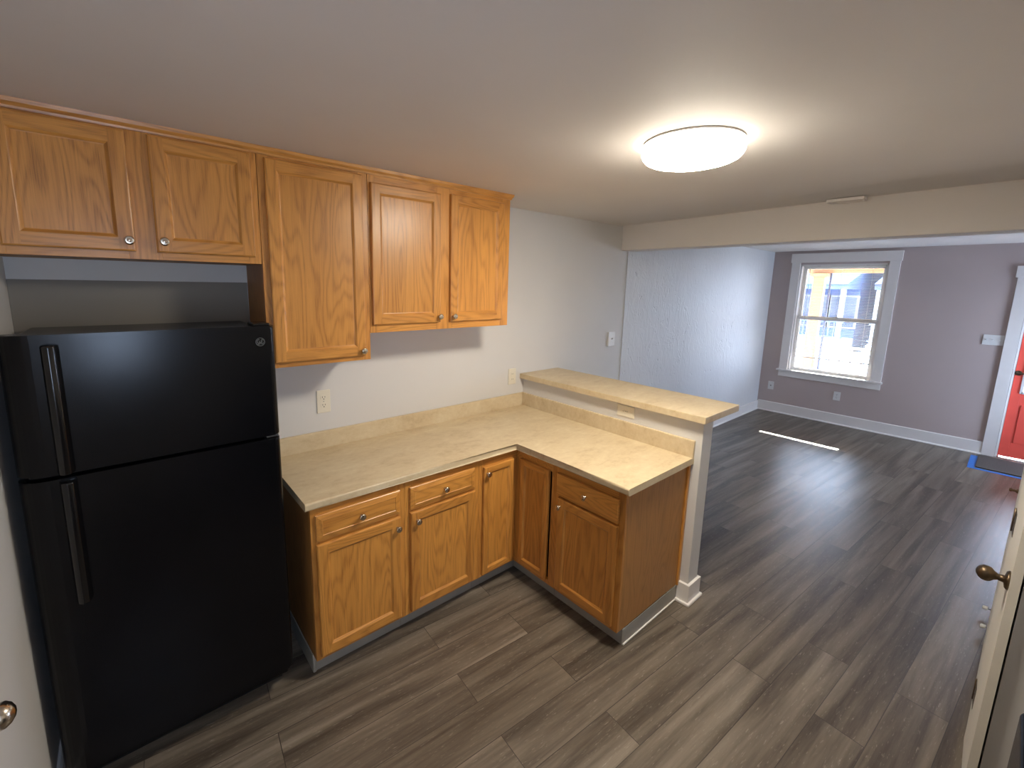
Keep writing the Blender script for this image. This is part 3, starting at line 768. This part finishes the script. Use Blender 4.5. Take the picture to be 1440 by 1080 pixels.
# ------------------------------------------------------------------ outlets and switches
def plate(name, label, cat, loc, rz, w_, h_, kind, mat=PLATE, horiz=False, group=None):
    t = thing(name, label, cat, loc, rz, group)
    b = B(); b.box(-w_ / 2, w_ / 2, -.0065, -.0005, -h_ / 2, h_ / 2, .0028, 0, 2); pl = b.make('cover_plate', mat, t)
    k = h_ / .115
    if kind == 'duplex':
        for s_ in (-1, 1):
            b = B(); r = .0165 * k
            pts = []
            for a in range(24):
                an = 2 * math.pi * a / 24; pts.append((r * math.cos(an), max(-.0125 * k, min(.0125 * k, r * math.sin(an)))))
            cz = s_ * .0195 * k
            f = (lambda p: (cz + p[1], p[0])) if horiz else (lambda p: (p[0], cz + p[1]))
            b.prism([f(p) for p in pts], -.0082, -.006, 'y')
            rc = b.make('receptacle', mat, t)
            for (sx, sz, ww, hh) in ((-.006, .003, .0022, .008), (.006, .003, .0022, .007)):
                b = B(); p0 = (sx * k, sz * k + s_ * .0195 * k)
                if horiz: b.box(p0[1] - hh * k / 2, p0[1] + hh * k / 2, -.0086, -.008, p0[0] - ww * k / 2, p0[0] + ww * k / 2)
                else: b.box(p0[0] - ww * k / 2, p0[0] + ww * k / 2, -.0086, -.008, p0[1] - hh * k / 2, p0[1] + hh * k / 2)
                b.make('slot', SLOT, rc)
            gz = -.007 * k + s_ * .0195 * k
            b = B(); b.lathe([(.0026 * k, 0), (.0026 * k, .0006)], ((gz, -.008, 0) if horiz else (0, -.008, gz)), (0, -1, 0), 10); b.make('ground_hole', SLOT, rc)
        b = B(); b.lathe([(.003, 0), (.0025, .0012), (0, .0015)], (0, -.0064, 0), (0, -1, 0), 10); b.make('screw', STEEL, t)
    elif kind == 'rocker':
        b = B(); b.box(-.0165 * k, .0165 * k, -.009, -.006, -.033 * k, .033 * k, .0015); rc = b.make('receptacle', mat, t)
        for s_ in (-1, 1):
            for sx in (-.006, .006): b = B(); b.box(sx * k - .0012, sx * k + .0012, -.0094, -.0088, s_ * .019 * k - .004, s_ * .019 * k + .004); b.make('slot', SLOT, rc)
        b = B(); b.box(-.007 * k, .007 * k, -.0105, -.0088, -.005 * k, -.001 * k, .0005); b.make('test_button', mat, rc)
        b = B(); b.box(-.007 * k, .007 * k, -.0105, -.0088, .001 * k, .005 * k, .0005); b.make('test_button', mat, rc)
    elif kind == 'toggle':
        n = max(1, round(w_ / .06) - 0) if w_ > .1 else 1
        for i in range(n):
            x = (i - (n - 1) / 2) * w_ / n
            b = B(); b.prism([(-.0062, -.006), (-.0062, .006), (-.020, .012), (-.022, .007)], x - .0045, x + .0045, 'x'); b.make('toggle', mat, t)
    elif kind == 'coax':
        b = B(); b.lathe([(.008, 0), (.008, .003), (.0055, .003), (.0055, .013), (.0035, .013), (.0035, .006), (0, .006)], (0, -.006, 0), (0, -1, 0), 12); b.make('jack', SLOT, t)
    return t
plate('wall_outlet', 'ivory duplex outlet beneath the tall wall cabinet', 'outlet', (.314, 0, 1.187), 0, .078, .134, 'duplex')
plate('wall_outlet', 'ivory outlet in the corner just left of the bar top', 'outlet', (1.795, 0, 1.157), 0, .078, .126, 'rocker')
plate('wall_outlet', 'sideways ivory outlet on the half wall under the bar top', 'outlet', (PX0, -.955, 1.078), R(-90), .125, .074, 'duplex', PLATE, True)
sw = plate('light_switch', 'grey-white switch plate beside the rough plaster wall', 'light switch', (3.08, -.012, 1.374), 0, .100, .140, 'toggle', PLATEW)
b = B(); b.box(-.046, .046, -.0006, .0115, -.066, .066, .001); b.make('back_box', PLATEW, sw)
plate('wall_outlet', 'white duplex outlet in the grey wall below the window', 'outlet', (XF, -1.0, .404), R(-90), .078, .125, 'duplex', PLATEW)
plate('cable_jack', 'white cable jack plate low on the wall left of the window', 'wall jack', (XF, -.172, .404), R(-90), .078, .125, 'coax', PLATEW)
plate('light_switch', 'wide three-toggle switch plate beside the red door', 'light switch', (XF, -2.338, 1.350), R(-90), .165, .118, 'toggle', PLATEW)

# ------------------------------------------------------------------ mat, tape, stove
b = B(); b.box(6.50, 7.06, -2.412, -3.36, .0005, .012, .003); tag(b.make('doormat', MATG), 'dark grey mat on the floor before the red door', 'doormat')
b = B(); b.box(6.43, 7.02, -2.352, -2.408, .0003, .0012); b.box(6.43, 6.485, -2.408, -3.34, .0003, .0012); tag(b.make('painters_tape', TAPE), 'blue tape stuck on the floor along the dark mat', 'tape')

sv = thing('stove', 'black stove just visible at the lower right corner', 'stove', (.655, -2.95, 0))
O = Vector(sv.location)
b = B(); b.box(.285, 1.025, -3.27, -2.655, .09, .926, .006); sub(b, O).make('body', BLACK, sv)
b = B(); b.box(.28, 1.03, -3.28, -2.628, .925, .962, .014, 0, 4); sub(b, O).make('cooktop', BLACKG, sv)
b = B(); b.box(.29, 1.02, -2.656, -2.624, .26, .905, .012, 0, 4); od = sub(b, O).make('oven_door', BLACK, sv)
b = B(); b.path([(.44, -2.626, .74), (.44, -2.60, .74), (.47, -2.592, .74), (.80, -2.592, .74), (.83, -2.60, .74), (.83, -2.626, .74)], .010); sub(b, O).make('handle', BLACKG, od)
b = B(); b.box(.30, 1.01, -2.662, -2.640, .10, .245, .008); sub(b, O).make('drawer', BLACK, sv)
b = B(); b.box(.285, 1.025, -3.285, -3.22, .963, 1.14, .012); sub(b, O).make('control_panel', BLACKG, sv)
for k in range(4):
    b = B(); b.lathe([(.022, 0), (.020, .02), (0, .021)], (.38 + k * .18, -3.22, 1.05), (0, 1, 0), 18); sub(b, O).make('control_knob', BLACKG, sv)
for x in (.48, .84):
    for y in (-2.82, -3.10):
        b = B()
        for r in (.03, .05, .07, .09): b.lathe([(r - .006, 0), (r - .003, .006), (r + .003, .006), (r + .006, 0)], (x, y, .9615), (0, 0, 1), 28)
        sub(b, O).make('burner', DARKG, sv)
for x in (.32, .99):
    for y in (-2.70, -3.24):
        b = B(); b.tube((x, y, .0005), (x, y, .092), .018, seg=12); sub(b, O).make('foot', DARKG, sv)

# ------------------------------------------------------------------ outside: porch and street
po = thing('porch', 'porch with pale floor and tan header outside the window', 'porch', (8.5, -1.5, 0))
O = Vector(po.location)
b = B(); b.box(XF + T + .03, 9.75, -5.5, 3.0, -.15, -.02); sub(b, O).make('porch_floor', CONC, po)
b = B(); b.box(9.48, 9.6, -5.5, 3.0, 2.19, 2.48, .01); sub(b, O).make('header', PORCHT, po)
b = B(); b.box(XF + T + .005, 9.8, -5.6, 3.1, 2.481, 2.60); sub(b, O).make('porch_roof', PORCHT, po)
def column(y, w_, lab):
    t = thing('porch_column', lab, 'column', (9.45, y, -.019))
    b = B(); h = w_ / 2; b.box(-h, h, -h, h, 0, 2.14, .01); b.make('shaft', PORCHT, t)
    b = B(); b.box(-h - .05, h + .05, -h - .05, h + .05, 2.14, 2.21, .01); b.make('capital', PORCHT, t)
    b = B(); b.box(-h - .03, h + .03, -h - .03, h + .03, 0, .12, .01); b.make('plinth', PORCHT, t)
column(-.05, .17, 'square tan porch column seen through the left of the window')
b = B(); b.tube((9.45, -.215, -.02), (9.45, -.215, 2.19), .016, seg=10); tag(b.make('downpipe', ROOF), 'thin grey pipe beside the porch column', 'pipe')
rl = thing('porch_railing', 'pale porch railing with thin balusters', 'railing', (9.6, -1.1, 0))
b = B(); b.box(-.035, .035, -1.05, .95, .83, .87, .008); b.make('top_rail', PORCHW, rl)
b = B(); b.box(-.02, .02, -1.05, .95, .06, .10, .006); b.make('bottom_rail', PORCHW, rl)
for k in range(13):
    b = B(); y = -.98 + k * .16; b.box(-.012, .012, y - .012, y + .012, .10, .83); b.make('baluster', PORCHW, rl)
b = B(); b.box(-.04, .04, -1.13, -1.05, -.02, .95, .008); b.make('newel_post', PORCHW, rl)
b = B(); b.box(9.75, 80, -40, 60, -.9, -.8); struct(b.make('ground', ROAD), 'bright street outside the window', 'ground')
b = B(); b.box(18, 23, -30, 50, -.8, -.62); struct(b.make('sidewalk', CONC), 'pale sidewalk across the street', 'sidewalk')
def house(x, y0, y1, h, wall, lab, porch):
    t = thing('house', lab, 'house', (x, (y0 + y1) / 2, -.8), 0)
    w_ = y1 - y0; hw = w_ / 2
    b = B(); b.box(0, 8, -hw, hw, 0, h, .02); b.make('wall', wall, t)
    b = B(); b.prism([(-hw - .4, h), (hw + .4, h), (0, h + w_ * .32)], -.4, 8.4, 'x'); b.make('roof', ROOF, t)
    for k in range(3):
        for z in (1.0, 3.7):
            yy = -hw + w_ * (k + .5) / 3
            b = B(); b.box(-.06, 0, yy - .55, yy + .55, z, z + 1.5, .01); f = b.make('window', PORCHW, t)
            b = B(); b.box(-.075, -.05, yy - .45, yy + .45, z + .1, z + 1.4); b.make('pane', DARKWIN, f)
    b = B(); b.box(-2.2, 0, -hw, hw, 2.75, 2.95, .02); b.prism([(-2.4, 2.95), (0, 3.5), (0, 2.95)], -hw, hw, 'y'); b.make('porch_roof', porch, t)
    for k in range(4):
        yy = -hw + .15 + (w_ - .3) * k / 3
        b = B(); b.box(-2.15, -1.98, yy - .08, yy + .08, .6, 2.75); b.make('porch_post', PORCHW, t)
    b = B(); b.box(-2.2, 0, -hw, hw, 0, .6); b.make('porch_deck', CONC, t)
    b = B(); b.box(-2.14, -2.06, -hw, hw, 1.38, 1.46); b.box(-2.14, -2.06, -hw, hw, .72, .78)
    for k in range(int(w_ / .18)): b.box(-2.12, -2.08, -hw + .1 + k * .18, -hw + .14 + k * .18, .78, 1.38)
    b.make('porch_railing', HOUSE2, t)
house(24, -3.2, 1.2, 5.8, HOUSE1, 'pale house at the right across the street through the window', ROOF)
house(24.5, 2.1, 5.2, 5.6, HOUSE2, 'blue-grey house across the street behind the railing', HOUSE2)
house(25, 6.1, 11, 5.6, HOUSE1, 'cream house across the street left of the porch column', ROOF)
sh = thing('shrub', 'small green shrub beyond the porch railing', 'shrub', (11.2, -1.05, -.8))
b = B(); b.tube((0, 0, 0), (0, 0, .5), .03, .02, 8); b.make('stem', ROOF, sh)
b = B()
for k in range(420):
    a = random.uniform(0, 6.283); zz = random.uniform(.25, 1.35); r = random.uniform(.05, .42) * (1 - abs(zz - .75) * .7)
    c0 = Vector((r * math.cos(a), r * math.sin(a), zz)); u_ = Vector((random.uniform(-1, 1), random.uniform(-1, 1), random.uniform(-.3, 1))).normalized() * .07
    v_ = u_.cross(Vector((random.uniform(-1, 1), random.uniform(-1, 1), random.uniform(-1, 1)))).normalized() * .028
    b.face([c0 - u_, c0 + v_, c0 + u_, c0 - v_])
b.make('foliage', LEAF, sh)

# daylight portals in the glazed openings (guide the sky light, give none of their own)
for nm, loc, sy, sz in (('window_portal', (XF + T + .06, (WY0 + WY1) / 2, (WZ0 + WZ1) / 2), 1.05, 1.62), ('door_portal', (XF + T + .06, (DY0 + DY1) / 2, 1.03), .95, 2.06)):
    ld = bpy.data.lights.new(nm, 'AREA'); ld.shape = 'RECTANGLE'; ld.size = sy; ld.size_y = sz; ld.cycles.is_portal = True
    lo = bpy.data.objects.new(nm, ld); COL.objects.link(lo); lo.location = loc
    lo.rotation_euler = Vector((-1, 0, 0)).to_track_quat('-Z', 'Z').to_euler()
for nm, loc, d_, sx, sz in (('kitchen_portal', ((KX0 + KX1) / 2, YK - T - .03, (KZ0 + KZ1) / 2), (0, 1, 0), KX1 - KX0 + .05, KZ1 - KZ0 + .05), ('side_portal', ((SX0 + SX1) / 2, YR - T - .03, (SZ0 + SZ1) / 2), (0, 1, 0), SX1 - SX0 + .05, SZ1 - SZ0 + .05)):
    ld = bpy.data.lights.new(nm, 'AREA'); ld.shape = 'RECTANGLE'; ld.size = sx; ld.size_y = sz; ld.cycles.is_portal = True
    lo = bpy.data.objects.new(nm, ld); COL.objects.link(lo); lo.location = loc
    lo.rotation_euler = Vector(d_).to_track_quat('-Z', 'Z').to_euler()
